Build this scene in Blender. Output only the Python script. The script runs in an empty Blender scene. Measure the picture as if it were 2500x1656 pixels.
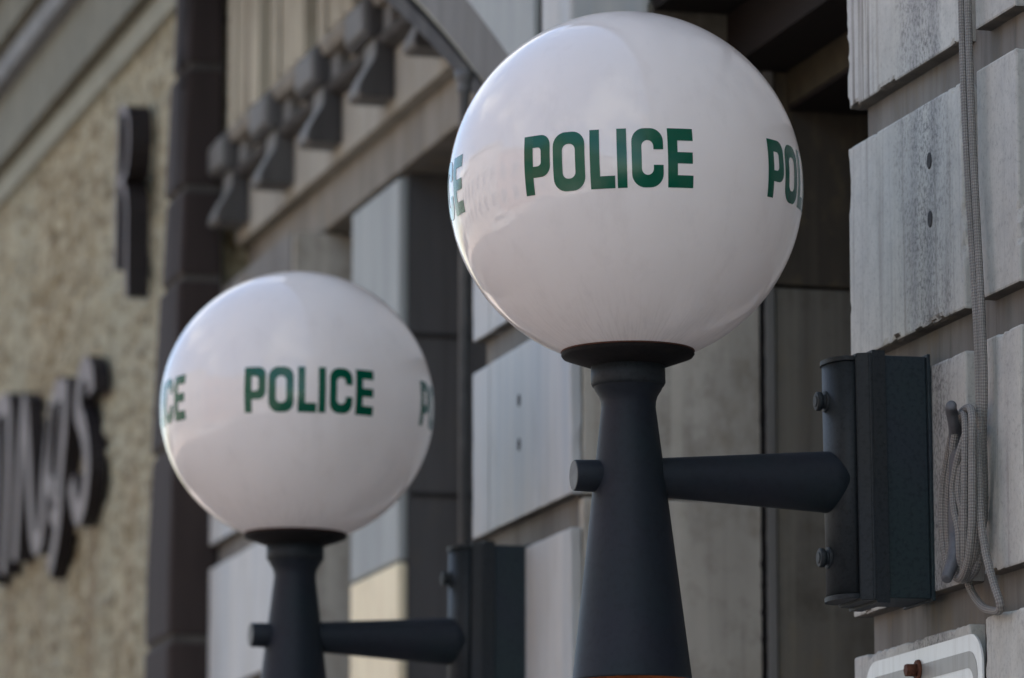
import bpy, bmesh, math, random
from mathutils import Vector, Matrix, noise
random.seed(7)
scene = bpy.context.scene
col = scene.collection

# ------------------------------------------------------------------ camera
cam_d = bpy.data.cameras.new("camera")
cam = bpy.data.objects.new("camera", cam_d)
col.objects.link(cam)
cam_d.sensor_width = 36.0
cam_d.lens = 172.8
cam_d.clip_start = 0.1
cam_d.clip_end = 500.0
F = 12000.0
ax = Vector((-3310, -2003, -F)).normalized()      # facade direction seen in camera space
az = Vector((0, F * F / 2003, -F)).normalized()   # the vertical
ay = az.cross(ax)                                 # out of the facade
cam.matrix_world = Matrix(((ax.x, ax.y, ax.z, 0.0),
                           (ay.x, ay.y, ay.z, 2.391),
                           (az.x, az.y, az.z, 1.6),
                           (0, 0, 0, 1)))
cam_d.dof.use_dof = True
cam_d.dof.focus_distance = 6.72
cam_d.dof.aperture_fstop = 6.0
scene.camera = cam

# ------------------------------------------------------------------ light
SUN_DIR = Vector((0.42, -0.62, 0.66)).normalized()   # towards the sun: behind the facade
world = bpy.data.worlds.new("World")
scene.world = world
world.use_nodes = True
wn = world.node_tree
sky = wn.nodes.new("ShaderNodeTexSky")
sky.sky_type = 'NISHITA'
sky.sun_disc = False
sky.sun_elevation = math.asin(SUN_DIR.z)
sky.sun_rotation = math.atan2(SUN_DIR.x, SUN_DIR.y)
sky.air_density = 1.0
sky.dust_density = 1.0
bgn = wn.nodes["Background"]
bgn.inputs["Strength"].default_value = 0.15
# scattered white clouds over the blue
tc = wn.nodes.new("ShaderNodeTexCoord")
sx = wn.nodes.new("ShaderNodeSeparateXYZ"); wn.links.new(tc.outputs["Generated"], sx.inputs[0])
def wm(op, a, b):
    n = wn.nodes.new("ShaderNodeMath"); n.operation = op
    for i, v in enumerate((a, b)):
        if isinstance(v, bpy.types.NodeSocket): wn.links.new(v, n.inputs[i])
        else: n.inputs[i].default_value = v
    return n.outputs[0]
den = wm('ADD', wm('MAXIMUM', sx.outputs[2], 0.0), 0.22)
cx_ = wn.nodes.new("ShaderNodeCombineXYZ")
wn.links.new(wm('DIVIDE', sx.outputs[0], den), cx_.inputs[0]); wn.links.new(wm('DIVIDE', sx.outputs[1], den), cx_.inputs[1])
cn = wn.nodes.new("ShaderNodeTexNoise"); wn.links.new(cx_.outputs[0], cn.inputs["Vector"])
cn.inputs["Scale"].default_value = 1.15; cn.inputs["Detail"].default_value = 8; cn.inputs["Roughness"].default_value = 0.58
cr = wn.nodes.new("ShaderNodeMapRange"); wn.links.new(cn.outputs["Fac"], cr.inputs["Value"])
cr.inputs["From Min"].default_value = 0.49; cr.inputs["From Max"].default_value = 0.68
cm = wn.nodes.new("ShaderNodeMix"); cm.data_type = 'RGBA'
wn.links.new(cr.outputs["Result"], cm.inputs[0]); wn.links.new(sky.outputs[0], cm.inputs[6])
cm.inputs[7].default_value = (6.9, 6.8, 6.55, 1)
wn.links.new(cm.outputs[2], bgn.inputs["Color"])

sun_d = bpy.data.lights.new("sun", 'SUN')
sun_d.energy = 4.5
sun_d.angle = math.radians(0.5)
sun_d.color = (1.0, 0.95, 0.88)
sun = bpy.data.objects.new("sun", sun_d)
col.objects.link(sun)
sun.rotation_euler = SUN_DIR.to_track_quat('Z', 'Y').to_euler()
sun.location = (8, -10, 14)

vs = scene.view_settings
vs.view_transform = 'Standard'
vs.look = 'None'
vs.gamma = 1.0
vs.use_curve_mapping = False
vs.exposure = 1.42
try:
    scene.cycles.use_denoising = True
    scene.cycles.max_bounces = 12
    scene.cycles.diffuse_bounces = 8
except Exception:
    pass

# ------------------------------------------------------------------ helpers
ORG = {}     # world origin of every object we make

def thing(name, loc, label=None, cat=None, group=None, parent=None):
    o = bpy.data.objects.new(name, None)
    o.empty_display_size = 0.1
    col.objects.link(o)
    loc = Vector(loc)
    ORG[o] = loc
    if parent is not None:
        o.parent = parent
        o.location = loc - ORG[parent]
    else:
        o.location = loc
    tag(o, label, cat, group)
    return o

def tag(o, label=None, cat=None, group=None, kind=None):
    if label: o["label"] = label
    if cat: o["category"] = cat
    if group: o["group"] = group
    if kind: o["kind"] = kind
    return o

def obj(name, bm, mat, parent=None, origin=(0, 0, 0), smooth=False, local=False):
    """bm holds world coordinates (or coordinates about origin when local)."""
    origin = Vector(origin)
    if not local:
        bmesh.ops.translate(bm, verts=bm.verts, vec=-origin)
    me = bpy.data.meshes.new(name)
    bm.to_mesh(me)
    bm.free()
    if smooth:
        for p in me.polygons: p.use_smooth = True
    if mat is not None:
        for m in (mat if isinstance(mat, (list, tuple)) else [mat]):
            me.materials.append(m)
    o = bpy.data.objects.new(name, me)
    col.objects.link(o)
    ORG[o] = origin
    if parent is not None:
        o.parent = parent
        o.location = origin - ORG[parent]
    else:
        o.location = origin
    return o

def copy_tree(o, parent=None):
    c = o.copy()
    col.objects.link(c)
    c.parent = parent
    ORG[c] = ORG.get(o, Vector())
    for ch in list(o.children):
        copy_tree(ch, c)
    return c

def add_box(bm, x0, x1, y0, y1, z0, z1):
    v = [bm.verts.new(p) for p in ((x0, y0, z0), (x1, y0, z0), (x1, y1, z0), (x0, y1, z0),
                                   (x0, y0, z1), (x1, y0, z1), (x1, y1, z1), (x0, y1, z1))]
    fs = [bm.faces.new([v[i] for i in q]) for q in ((3, 2, 1, 0), (4, 5, 6, 7), (0, 1, 5, 4), (1, 2, 6, 5), (2, 3, 7, 6), (3, 0, 4, 7))]
    return v, fs

def box_bm(x0, x1, y0, y1, z0, z1, bevel=0.0, seg=2):
    bm = bmesh.new()
    add_box(bm, x0, x1, y0, y1, z0, z1)
    if bevel:
        bmesh.ops.bevel(bm, geom=list(bm.edges), offset=bevel, segments=seg, profile=0.5, affect='EDGES')
    return bm

def box(name, x0, x1, y0, y1, z0, z1, mat, parent=None, bevel=0.0):
    c = Vector(((x0 + x1) / 2, (y0 + y1) / 2, z0))
    return obj(name, box_bm(x0, x1, y0, y1, z0, z1, bevel), mat, parent, c)

def worn_block(name, x0, x1, y0, y1, z0, z1, mat, parent, bevel=0.007, cut=0.0, chip=0.004, seed=0, warp=None):
    """a dressed stone block with rounded, slightly chipped edges"""
    c = Vector(((x0 + x1) / 2, (y0 + y1) / 2, z0))
    bm = box_bm(x0, x1, y0, y1, z0, z1, bevel, 2)
    if cut > 0:
        for axis in range(3):
            lo, hi = ((x0, x1), (y0, y1), (z0, z1))[axis]
            n = int((hi - lo) / cut)
            for i in range(1, n):
                co = [0, 0, 0]; no = [0, 0, 0]
                co[axis] = lo + (hi - lo) * i / n; no[axis] = 1
                bmesh.ops.bisect_plane(bm, geom=list(bm.verts) + list(bm.edges) + list(bm.faces), plane_co=co, plane_no=no)
        for v in bm.verts:
            p = v.co
            dx = min(p.x - x0, x1 - p.x); dy = min(p.y - y0, y1 - p.y); dz = min(p.z - z0, z1 - p.z)
            ds = sorted((dx, dy, dz))
            edge = max(0.0, 1.0 - ds[1] / 0.012)          # near an edge only
            q = Vector((p.x + seed * 3.1, p.y, p.z))
            n = noise.noise(q * 11) * 0.8 + noise.noise(q * 60) * 0.7 - 0.26
            amt = chip * edge * max(0.0, n + 0.12)
            d = Vector((0, 0, 0))
            if dx <= ds[1] + 1e-6: d.x = (c.x - p.x) / abs(c.x - p.x) if abs(c.x - p.x) > 1e-6 else 0
            if dy <= ds[1] + 1e-6: d.y = (c.y - p.y) / abs(c.y - p.y) if abs(c.y - p.y) > 1e-6 else 0
            if dz <= ds[1] + 1e-6: d.z = 1 if p.z < (z0 + z1) / 2 else -1
            v.co = p + d * amt
    if warp:
        for v in bm.verts: v.co = warp(v.co)
    bm.normal_update()
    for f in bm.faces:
        if f.normal.z < -0.6: f.material_index = 1  # downward faces take a darker stone
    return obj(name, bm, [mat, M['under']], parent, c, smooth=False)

def lathe(bm, prof, cx=0, cy=0, cz=0, n=48, caps=False, mat=0):
    rings = []
    for r, z in prof:
        rings.append([bm.verts.new((cx + r * math.cos(2 * math.pi * i / n), cy + r * math.sin(2 * math.pi * i / n), cz + z)) for i in range(n)])
    for a, b in zip(rings, rings[1:]):
        for i in range(n):
            f = bm.faces.new((a[i], a[(i + 1) % n], b[(i + 1) % n], b[i]))
            f.material_index = mat; f.smooth = True
    if caps:
        bm.faces.new(list(reversed(rings[0]))); bm.faces.new(rings[-1])
    return rings

def rod_y(bm, prof, cx, cz, n=40, capa=True, capb=True):
    """lathe about an axis along Y; prof = [(radius, y)]"""
    rings = []
    for r, y in prof:
        rings.append([bm.verts.new((cx + r * math.cos(2 * math.pi * i / n), y, cz + r * math.sin(2 * math.pi * i / n))) for i in range(n)])
    for a, b in zip(rings, rings[1:]):
        for i in range(n):
            f = bm.faces.new((a[i], b[i], b[(i + 1) % n], a[(i + 1) % n])); f.smooth = True
    if capa: bm.faces.new(rings[0])
    if capb: bm.faces.new(list(reversed(rings[-1])))

def prism_z(bm, poly, z0, z1):
    a = [bm.verts.new((x, y, z0)) for x, y in poly]
    b = [bm.verts.new((x, y, z1)) for x, y in poly]
    n = len(poly)
    for i in range(n):
        bm.faces.new((a[i], a[(i + 1) % n], b[(i + 1) % n], b[i]))
    bm.faces.new(list(reversed(a))); bm.faces.new(b)

def prism_x(bm, poly, x0, x1):
    """poly of (y, z) extruded along X"""
    a = [bm.verts.new((x0, y, z)) for y, z in poly]
    b = [bm.verts.new((x1, y, z)) for y, z in poly]
    n = len(poly)
    for i in range(n):
        bm.faces.new((a[i], a[(i + 1) % n], b[(i + 1) % n], b[i]))
    bm.faces.new(list(reversed(a))); bm.faces.new(b)
    bmesh.ops.recalc_face_normals(bm, faces=bm.faces)

def smooth_path(pts, step=6):
    pts = [Vector(p) for p in pts]
    out = []
    for i in range(len(pts) - 1):
        p0 = pts[max(i - 1, 0)]; p1 = pts[i]; p2 = pts[i + 1]; p3 = pts[min(i + 2, len(pts) - 1)]
        k = max(step, int((p2 - p1).length / 0.012)) if step > 3 else step
        k = min(k, 16)
        for j in range(k):
            t = j / k
            out.append(0.5 * ((2 * p1) + (-p0 + p2) * t + (2 * p0 - 5 * p1 + 4 * p2 - p3) * t * t + (-p0 + 3 * p1 - 3 * p2 + p3) * t ** 3))
    out.append(pts[-1])
    return out

def tube(bm, path, r, n=14, uv=None):
    rr = r if callable(r) else (lambda t: r)
    L = 0.0; rings = []; vs_ = []
    up = Vector((0, 1, 0))
    t0 = (path[1] - path[0]).normalized()
    nrm = t0.orthogonal().normalized()
    for i, p in enumerate(path):
        t = (path[min(i + 1, len(path) - 1)] - path[max(i - 1, 0)]).normalized()
        nrm = (nrm - t * nrm.dot(t)).normalized()
        bi = t.cross(nrm)
        if i: L += (p - path[i - 1]).length
        R = rr(i / (len(path) - 1))
        rings.append([bm.verts.new(p + nrm * (R * math.cos(2 * math.pi * k / n)) + bi * (R * math.sin(2 * math.pi * k / n))) for k in range(n)])
        vs_.append(L)
    for i in range(len(rings) - 1):
        for k in range(n):
            f = bm.faces.new((rings[i][k], rings[i][(k + 1) % n], rings[i + 1][(k + 1) % n], rings[i + 1][k]))
            f.smooth = True
            if uv is not None:
                us = (k / n, (k + 1) / n, (k + 1) / n, k / n)
                ls = (vs_[i], vs_[i], vs_[i + 1], vs_[i + 1])
                for lp, u, l in zip(f.loops, us, ls):
                    lp[uv].uv = (u, l)
    bm.faces.new(list(reversed(rings[0]))); bm.faces.new(rings[-1])

# ------------------------------------------------------------------ materials
class NT:
    """tiny node-building helper"""
    def __init__(s, name):
        s.m = bpy.data.materials.new(name); s.m.use_nodes = True
        s.t = s.m.node_tree; s.b = s.t.nodes["Principled BSDF"]
    def n(s, kind, **kw):
        nd = s.t.nodes.new(kind)
        for k, v in kw.items():
            if k in nd.inputs: s.set(nd.inputs[k], v)
            else: setattr(nd, k, v)
        return nd
    def set(s, inp, v):
        if isinstance(v, bpy.types.NodeSocket): s.t.links.new(v, inp)
        else: inp.default_value = v
    def pos(s):
        return s.n("ShaderNodeNewGeometry").outputs["Position"]
    def objc(s):
        return s.n("ShaderNodeTexCoord").outputs["Object"]
    def scale(s, vec, sc, off=(0, 0, 0)):
        m = s.n("ShaderNodeMapping"); s.t.links.new(vec, m.inputs["Vector"])
        m.inputs["Scale"].default_value = sc; m.inputs["Location"].default_value = off
        return m.outputs[0]
    def noise(s, vec, scale, detail=4, rough=0.55):
        nd = s.n("ShaderNodeTexNoise"); s.t.links.new(vec, nd.inputs["Vector"])
        nd.inputs["Scale"].default_value = scale; nd.inputs["Detail"].default_value = detail; nd.inputs["Roughness"].default_value = rough
        return nd.outputs["Fac"]
    def ramp(s, fac, a, b):
        nd = s.n("ShaderNodeMapRange"); s.t.links.new(fac, nd.inputs["Value"])
        nd.inputs["From Min"].default_value = a; nd.inputs["From Max"].default_value = b
        nd.clamp = True
        return nd.outputs["Result"]
    def mul(s, a, b, op='MULTIPLY'):
        nd = s.n("ShaderNodeMath", operation=op); s.set(nd.inputs[0], a); s.set(nd.inputs[1], b)
        return nd.outputs[0]
    def mix(s, f, a, b):
        nd = s.n("ShaderNodeMix", data_type='RGBA'); s.set(nd.inputs[0], f)
        for i, v in ((6, a), (7, b)):
            if isinstance(v, tuple) and len(v) == 3: v = (*v, 1)
            s.set(nd.inputs[i], v)
        return nd.outputs[2]
    def bump(s, h, strength=0.3, dist=0.002):
        nd = s.n("ShaderNodeBump"); s.t.links.new(h, nd.inputs["Height"])
        nd.inputs["Strength"].default_value = strength; nd.inputs["Distance"].default_value = dist
        s.t.links.new(nd.outputs[0], s.b.inputs["Normal"])
    def done(s, colr=None, rough=0.7, metal=0.0, **kw):
        if colr is not None:
            s.set(s.b.inputs["Base Color"], (*colr, 1) if isinstance(colr, tuple) and len(colr) == 3 else colr)
        s.set(s.b.inputs["Roughness"], rough); s.b.inputs["Metallic"].default_value = metal
        for k, v in kw.items(): s.set(s.b.inputs[k], v)
        return s.m

def stone(name, base, streak, grime, speck=0.5, lichen=0.0, off=(0, 0, 0), rough=0.85, fine=260, band=False, sv=0.13):
    k = NT(name)
    p = k.pos()
    v1 = k.noise(k.scale(p, (1, 1, sv), off), 11, 5, 0.6)           # vertical wash streaks
    v2 = k.noise(k.scale(p, (1, 1, sv * 0.8), (off[0] + 3, 1, 2)), 34, 4, 0.65)
    big = k.noise(k.scale(p, (1, 1, 0.35), (off[0] + 9, 4, 1)), 5.0, 4, 0.6)
    c = k.mix(k.ramp(v1, 0.40, 0.66), base, streak)
    c = k.mix(k.mul(k.ramp(v2, 0.54, 0.76), 0.5), c, grime)
    c = k.mix(k.mul(k.ramp(big, 0.5, 0.75), 0.45), c, grime)
    f = k.noise(p, fine, 2, 0.5)                                       # crystalline grain
    if band:      # broad washed bands: clean pale stripes, brown drips, black-speckled stripes
        sxp = k.n('ShaderNodeSeparateXYZ'); k.t.links.new(p, sxp.inputs[0])
        wob = k.noise(k.scale(p, (1, 1, 0.3), (2.2, 0, 0)), 7, 4, 0.6)
        xw = k.mul(sxp.outputs[0], k.mul(k.mul(wob, 0.5, 'SUBTRACT'), 0.30), 'ADD')
        dist = k.mul(k.mul(xw, 6.525, 'SUBTRACT'), 0.0, 'ADD')
        dist = k.n("ShaderNodeMath", operation='ABSOLUTE'); k.set(dist.inputs[0], k.mul(xw, 6.525, 'SUBTRACT'))
        core_ = k.ramp(dist.outputs[0], 0.125, 0.035)            # the washed, blackened stripe down the middle
        soft = k.noise(k.scale(p, (1, 1, 0.10), (6, 0, 0)), 22, 4, 0.6)
        mott = k.noise(p, 26, 5, 0.65)
        c = k.mix(k.mul(k.ramp(mott, 0.45, 0.68), 0.35), c, (0.30, 0.30, 0.29))
        c = k.mix(k.mul(core_, k.mul(k.ramp(soft, 0.36, 0.62), 0.55)), c, (0.20, 0.205, 0.205))
        g2 = k.noise(k.scale(p, (1, 1, 0.75)), 150, 4, 0.75)
        c = k.mix(k.mul(k.ramp(g2, 0.45, 0.60), k.mul(k.mul(core_, 0.9, 'MULTIPLY'), k.ramp(mott, 0.25, 0.55))), c, (0.115, 0.115, 0.115))
        c = k.mix(k.mul(k.ramp(g2, 0.52, 0.66), 0.35), c, (0.16, 0.16, 0.155))
        drip = k.noise(k.scale(p, (1, 1, 0.03), (8, 0, 0)), 75, 3, 0.6)
        dm = k.mul(k.ramp(sxp.outputs[0], 6.70, 6.76), k.ramp(sxp.outputs[2], 3.13, 3.16))
        c = k.mix(k.mul(k.mul(k.ramp(drip, 0.46, 0.60), dm), 0.85), c, (0.15, 0.135, 0.12))
        d2 = k.noise(k.scale(p, (1, 1, 0.03), (3, 1, 0)), 52, 3, 0.6)
        c = k.mix(k.mul(k.ramp(d2, 0.56, 0.70), 0.5), c, (0.21, 0.20, 0.185))
    if sv < 0.05:
        bl = k.noise(k.scale(p, (1, 1, 0.8), (off[0], 5, 5)), 9, 6, 0.7)
        c = k.mix(k.mul(k.ramp(bl, 0.48, 0.66), 0.55), c, (grime[0] * 0.9, grime[1] * 0.88, grime[2] * 0.82))
        pl = k.noise(k.scale(p, (1, 1, 0.02), (off[0], 7, 5)), 24, 3, 0.6)
        c = k.mix(k.mul(k.ramp(pl, 0.56, 0.68), 0.5), c, (base[0] * 1.3, base[1] * 1.3, base[2] * 1.28))
    if lichen:
        l = k.noise(k.scale(p, (1, 1, 0.5), (5, off[0], 3)), 14, 5, 0.65)
        c = k.mix(k.mul(k.ramp(l, 0.54, 0.70), lichen), c, (0.20, 0.15, 0.075))
    k.bump(k.mul(f, k.noise(p, 45, 4, 0.6), 'ADD'), 0.22, 0.0012)
    return k.done(c, rough, **{'Specular IOR Level': 0.2})

def plain(name, colr, rough=0.6, var=0.15, scale=30, metal=0.0, bump=0.0, stretch=(1, 1, 1)):
    k = NT(name)
    p = k.scale(k.objc(), stretch)
    f = k.noise(p, scale, 5, 0.6)
    lo = tuple(x * (1 - var) for x in colr); hi = tuple(min(1, x * (1 + var)) for x in colr)
    c = k.mix(k.ramp(f, 0.3, 0.7), lo, hi)
    if bump: k.bump(f, bump, 0.002)
    return k.done(c, rough, metal, **{'Specular IOR Level': 0.25})

M = {}
M['near'] = stone("stone_near", (0.4949, 0.4975, 0.4518), (0.4242, 0.4279, 0.4016), (0.3333, 0.3234, 0.2828), 0.6, 0.10, (0.3, 0, 0), band=True)
M['joint'] = stone("stone_joint", (0.2007, 0.1919, 0.1712), (0.1299, 0.1210, 0.1063), (0.0502, 0.0461, 0.0389), 0.6, 0.35, (7, 0, 0))
M['far'] = stone("stone_far", (0.5280, 0.5280, 0.4968), (0.4136, 0.4444, 0.4501), (0.3520, 0.3388, 0.2930), 0.35, 0.12, (11, 0, 0), fine=150, sv=0.06)
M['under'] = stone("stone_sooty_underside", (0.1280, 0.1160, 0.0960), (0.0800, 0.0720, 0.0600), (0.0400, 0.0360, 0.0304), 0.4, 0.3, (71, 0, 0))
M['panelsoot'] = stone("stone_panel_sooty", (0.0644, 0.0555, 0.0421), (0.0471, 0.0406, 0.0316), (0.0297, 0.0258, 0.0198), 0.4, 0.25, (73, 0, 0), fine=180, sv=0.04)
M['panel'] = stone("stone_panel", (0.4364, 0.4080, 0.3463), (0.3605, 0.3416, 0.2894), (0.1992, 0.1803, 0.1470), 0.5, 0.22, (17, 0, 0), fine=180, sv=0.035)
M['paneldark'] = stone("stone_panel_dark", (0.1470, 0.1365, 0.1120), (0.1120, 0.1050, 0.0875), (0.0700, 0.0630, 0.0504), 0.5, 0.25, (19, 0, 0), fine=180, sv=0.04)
M['doorpier'] = stone("stone_door_pier", (0.1020, 0.0990, 0.0960), (0.0780, 0.0768, 0.0750), (0.0510, 0.0480, 0.0450), 0.4, 0.1, (20, 0, 0), fine=120, sv=0.05)
M['smooth'] = stone("stone_smooth", (0.3655, 0.3867, 0.3660), (0.3060, 0.3272, 0.3143), (0.2465, 0.2550, 0.2426), 0.35, 0.0, (23, 0, 0), fine=120)
M['arch'] = stone("stone_arch", (0.1795, 0.1759, 0.1616), (0.1472, 0.1436, 0.1293), (0.1005, 0.0970, 0.0862), 0.4, 0.1, (29, 0, 0), fine=120)
M['tan'] = stone("stone_tan", (0.4420, 0.3952, 0.2932), (0.3060, 0.2677, 0.1955), (0.1275, 0.1020, 0.0680), 0.4, 0.3, (31, 0, 0), fine=100, sv=0.05)
M['entab'] = stone("stone_entablature", (0.2376, 0.2160, 0.1764), (0.1728, 0.1548, 0.1224), (0.0864, 0.0720, 0.0540), 0.4, 0.4, (37, 0, 0), fine=100)
M['frieze'] = stone("stone_frieze", (0.34, 0.315, 0.255), (0.26, 0.24, 0.195), (0.13, 0.115, 0.085), 0.4, 0.35, (33, 0, 0), fine=100, sv=0.06)
M['soot'] = stone("stone_sooty", (0.0300, 0.0280, 0.0260), (0.0225, 0.0210, 0.0200), (0.0150, 0.0140, 0.0135), 0.3, 0.0, (41, 0, 0), fine=100)
M['corbel'] = stone("stone_corbel", (0.0852, 0.0816, 0.0756), (0.0568, 0.0538, 0.0517), (0.0331, 0.0306, 0.0267), 0.3, 0.0, (43, 0, 0), fine=100)
M['quoin'] = stone("stone_quoin", (0.0434, 0.0323, 0.0281), (0.0329, 0.0250, 0.0222), (0.0218, 0.0162, 0.0141), 0.3, 0.0, (47, 0, 0), fine=90)
M['quoin_pale'] = stone("mortar_quoin", (0.0780, 0.0720, 0.0630), (0.0600, 0.0540, 0.0480), (0.0360, 0.0330, 0.0300), 0.3, 0.0, (49, 0, 0), fine=90)
M['cream'] = stone("stone_cream", (0.86, 0.77, 0.54), (0.80, 0.70, 0.48), (0.66, 0.52, 0.34), 0.1, 0.2, (53, 0, 0), fine=60)
M['cornice'] = stone("stone_cornice", (0.1944, 0.1836, 0.1368), (0.1296, 0.1224, 0.0900), (0.0612, 0.0576, 0.0418), 0.4, 0.2, (59, 0, 0), fine=60)
M['cornice_pale'] = stone("stone_cornice_pale", (0.2925, 0.2888, 0.2250), (0.2475, 0.2438, 0.1913), (0.1650, 0.1613, 0.1237), 0.4, 0.1, (61, 0, 0), fine=60)
M['cornice_blue'] = stone("stone_cornice_grey", (0.2400, 0.2475, 0.2438), (0.1875, 0.1950, 0.1950), (0.1050, 0.1050, 0.0975), 0.4, 0.0, (67, 0, 0), fine=60)
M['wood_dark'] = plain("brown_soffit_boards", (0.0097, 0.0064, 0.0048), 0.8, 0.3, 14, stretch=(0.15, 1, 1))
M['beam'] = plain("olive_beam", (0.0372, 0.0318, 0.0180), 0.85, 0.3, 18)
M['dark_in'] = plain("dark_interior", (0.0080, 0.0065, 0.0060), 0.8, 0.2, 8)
M['wall_up'] = plain("upper_wall_stone", (0.30, 0.29, 0.27), 0.85, 0.15, 3)

# rough-cast render of the neighbour
k = NT("roughcast_render")
p = k.pos()
a = k.noise(k.scale(p, (0.55, 1, 1)), 17, 5, 0.7); b = k.noise(k.scale(p, (0.5, 1, 0.9)), 24, 5, 0.7); c_ = k.noise(k.scale(p, (1, 1, 0.4)), 1.6, 4, 0.6)
cc = k.mix(k.ramp(a, 0.40, 0.60), (0.20, 0.152, 0.078), (0.42, 0.37, 0.245))
cc = k.mix(k.mul(k.ramp(c_, 0.42, 0.62), 0.7), cc, (0.36, 0.345, 0.245))
cc = k.mix(k.mul(k.ramp(b, 0.52, 0.62), 0.8), cc, (0.095, 0.069, 0.033))
sq = k.n('ShaderNodeSeparateXYZ'); k.t.links.new(p, sq.inputs[0])
run = k.noise(k.scale(p, (1, 1, 0.05)), 5.0, 3, 0.6)
cc = k.mix(k.mul(k.mul(k.ramp(run, 0.50, 0.66), k.mul(k.ramp(sq.outputs[2], 3.55, 3.40), k.ramp(sq.outputs[2], 2.7, 3.1))), 0.6), cc, (0.16, 0.105, 0.055))
k.bump(b, 0.9, 0.03)
M['stucco'] = k.done(cc, 0.95)

# painted metal of the lamps
def paint(name, a, b, grain, rough=0.5, speck=0.0, pit=0.75):
    k = NT(name)
    p = k.objc()
    f = k.noise(p, grain, 4, 0.65); g = k.noise(p, 7, 3, 0.5)
    c = k.mix(k.ramp(g, 0.3, 0.7), a, b)
    c = k.mix(k.mul(k.ramp(f, 0.50, 0.62), pit), c, (a[0] * 0.3, a[1] * 0.3, a[2] * 0.34))
    if speck:
        s_ = k.noise(p, 420, 2, 0.5)
        c = k.mix(k.mul(k.ramp(s_, 0.70, 0.78), speck), c, (0.09, 0.09, 0.085))
    k.bump(f, 0.06, 0.001)
    return k.done(c, rough, **{'Specular IOR Level': 0.24})
M['paint'] = paint("dark_blue_paint", (0.0120, 0.0140, 0.0215), (0.0085, 0.0160, 0.0195), 95, 0.58, 0.0, 0.30)
M['paint_worn'] = paint("weathered_dark_paint", (0.0185, 0.0250, 0.0330), (0.0165, 0.0290, 0.0310), 140, 0.6, 0.5, 0.5)
M['paint_band'] = paint("weathered_band_paint", (0.0175, 0.0210, 0.0220), (0.0160, 0.0205, 0.0240), 150, 0.6, 0.4, 0.5)
M['gasket'] = paint("sooty_fitter", (0.010, 0.008, 0.0072), (0.006, 0.0055, 0.0055), 120, 0.8, 0.4)
M['steel_end'] = plain("bare_steel_end", (0.1013, 0.0990, 0.0915), 0.6, 0.25, 60)
M['rust'] = plain("rust_inside", (0.36, 0.105, 0.03), 0.8, 0.35, 45)
M['rust_dark'] = plain("rusted_bolt", (0.0840, 0.0315, 0.0175), 0.8, 0.4, 160, bump=0.4)

# opal globe
k = NT("opal_globe")
p = k.objc()
sep = k.n("ShaderNodeSeparateXYZ"); k.t.links.new(p, sep.inputs[0])
hz = k.ramp(sep.outputs[2], -0.10, -0.232)
ang = k.n("ShaderNodeMath", operation='ARCTAN2'); k.t.links.new(sep.outputs[1], ang.inputs[0]); k.t.links.new(sep.outputs[0], ang.inputs[1])
comb = k.n("ShaderNodeCombineXYZ"); k.t.links.new(ang.outputs[0], comb.inputs[0]); k.t.links.new(k.mul(sep.outputs[2], 1.2), comb.inputs[1])
st = k.noise(comb.outputs[0], 30, 4, 0.65)
dirt = k.mul(k.mul(k.ramp(st, 0.46, 0.68), k.mul(k.mul(hz, hz), hz)), 0.22)
cloud = k.noise(p, 8, 4, 0.6)
c = k.mix(k.ramp(cloud, 0.3, 0.7), (0.915, 0.868, 0.825), (0.945, 0.900, 0.858))
c = k.mix(dirt, c, (0.42, 0.37, 0.33))
vo = k.n("ShaderNodeTexVoronoi"); k.t.links.new(p, vo.inputs["Vector"]); vo.inputs["Scale"].default_value = 13
vs_ = k.n("ShaderNodeSeparateColor"); k.t.links.new(vo.outputs["Color"], vs_.inputs[0])
c = k.mix(k.mul(k.ramp(vo.outputs["Distance"], 0.032, 0.020), k.ramp(vs_.outputs[0], 0.55, 0.60)), c, (0.07, 0.06, 0.055))
film = k.noise(k.scale(p, (1, 1, 0.35)), 22, 5, 0.7)
c = k.mix(k.mul(k.ramp(film, 0.52, 0.75), 0.16), c, (0.55, 0.50, 0.46))
k.b.inputs["Coat Weight"].default_value = 0.32
k.b.inputs["Coat Roughness"].default_value = 0.03
k.done(c, 0.07, IOR=1.48)
# the opal shell lets light through, diffused, so its hollow inside glows evenly
tr = k.n("ShaderNodeBsdfTranslucent"); k.t.links.new(c, tr.inputs["Color"])
mx = k.n("ShaderNodeMixShader"); mx.inputs[0].default_value = 0.30
k.t.links.new(k.b.outputs[0], mx.inputs[1]); k.t.links.new(tr.outputs[0], mx.inputs[2])
k.t.links.new(mx.outputs[0], k.t.nodes["Material Output"].inputs["Surface"])
M['globe'] = k.m

k = NT("green_print")
p = k.objc()
c = k.mix(k.ramp(k.noise(p, 14, 4, 0.6), 0.35, 0.7), (0.0015, 0.080, 0.043), (0.0015, 0.088, 0.048))
M['green'] = k.done(c, 0.16, IOR=1.4)

# braided rope
k = NT("braided_rope")
uvn = k.n("ShaderNodeUVMap"); sp = k.n("ShaderNodeSeparateXYZ"); k.t.links.new(uvn.outputs[0], sp.inputs[0])
u = k.mul(sp.outputs[0], 2 * math.pi * 5); v = k.mul(sp.outputs[1], 2 * math.pi / 0.0085)
s1 = k.n("ShaderNodeMath", operation='SINE'); k.set(s1.inputs[0], k.mul(u, v, 'ADD'))
s2 = k.n("ShaderNodeMath", operation='SINE'); k.set(s2.inputs[0], k.mul(u, v, 'SUBTRACT'))
h = k.mul(s1.outputs[0], s2.outputs[0])
hm = k.ramp(h, -0.7, 0.7)
cl = k.noise(k.pos(), 30, 3, 0.5)
c = k.mix(hm, (0.135, 0.13, 0.12), k.mix(k.ramp(cl, 0.35, 0.65), (0.22, 0.215, 0.195), (0.27, 0.26, 0.24)))
k.bump(hm, 0.8, 0.0012)
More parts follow.
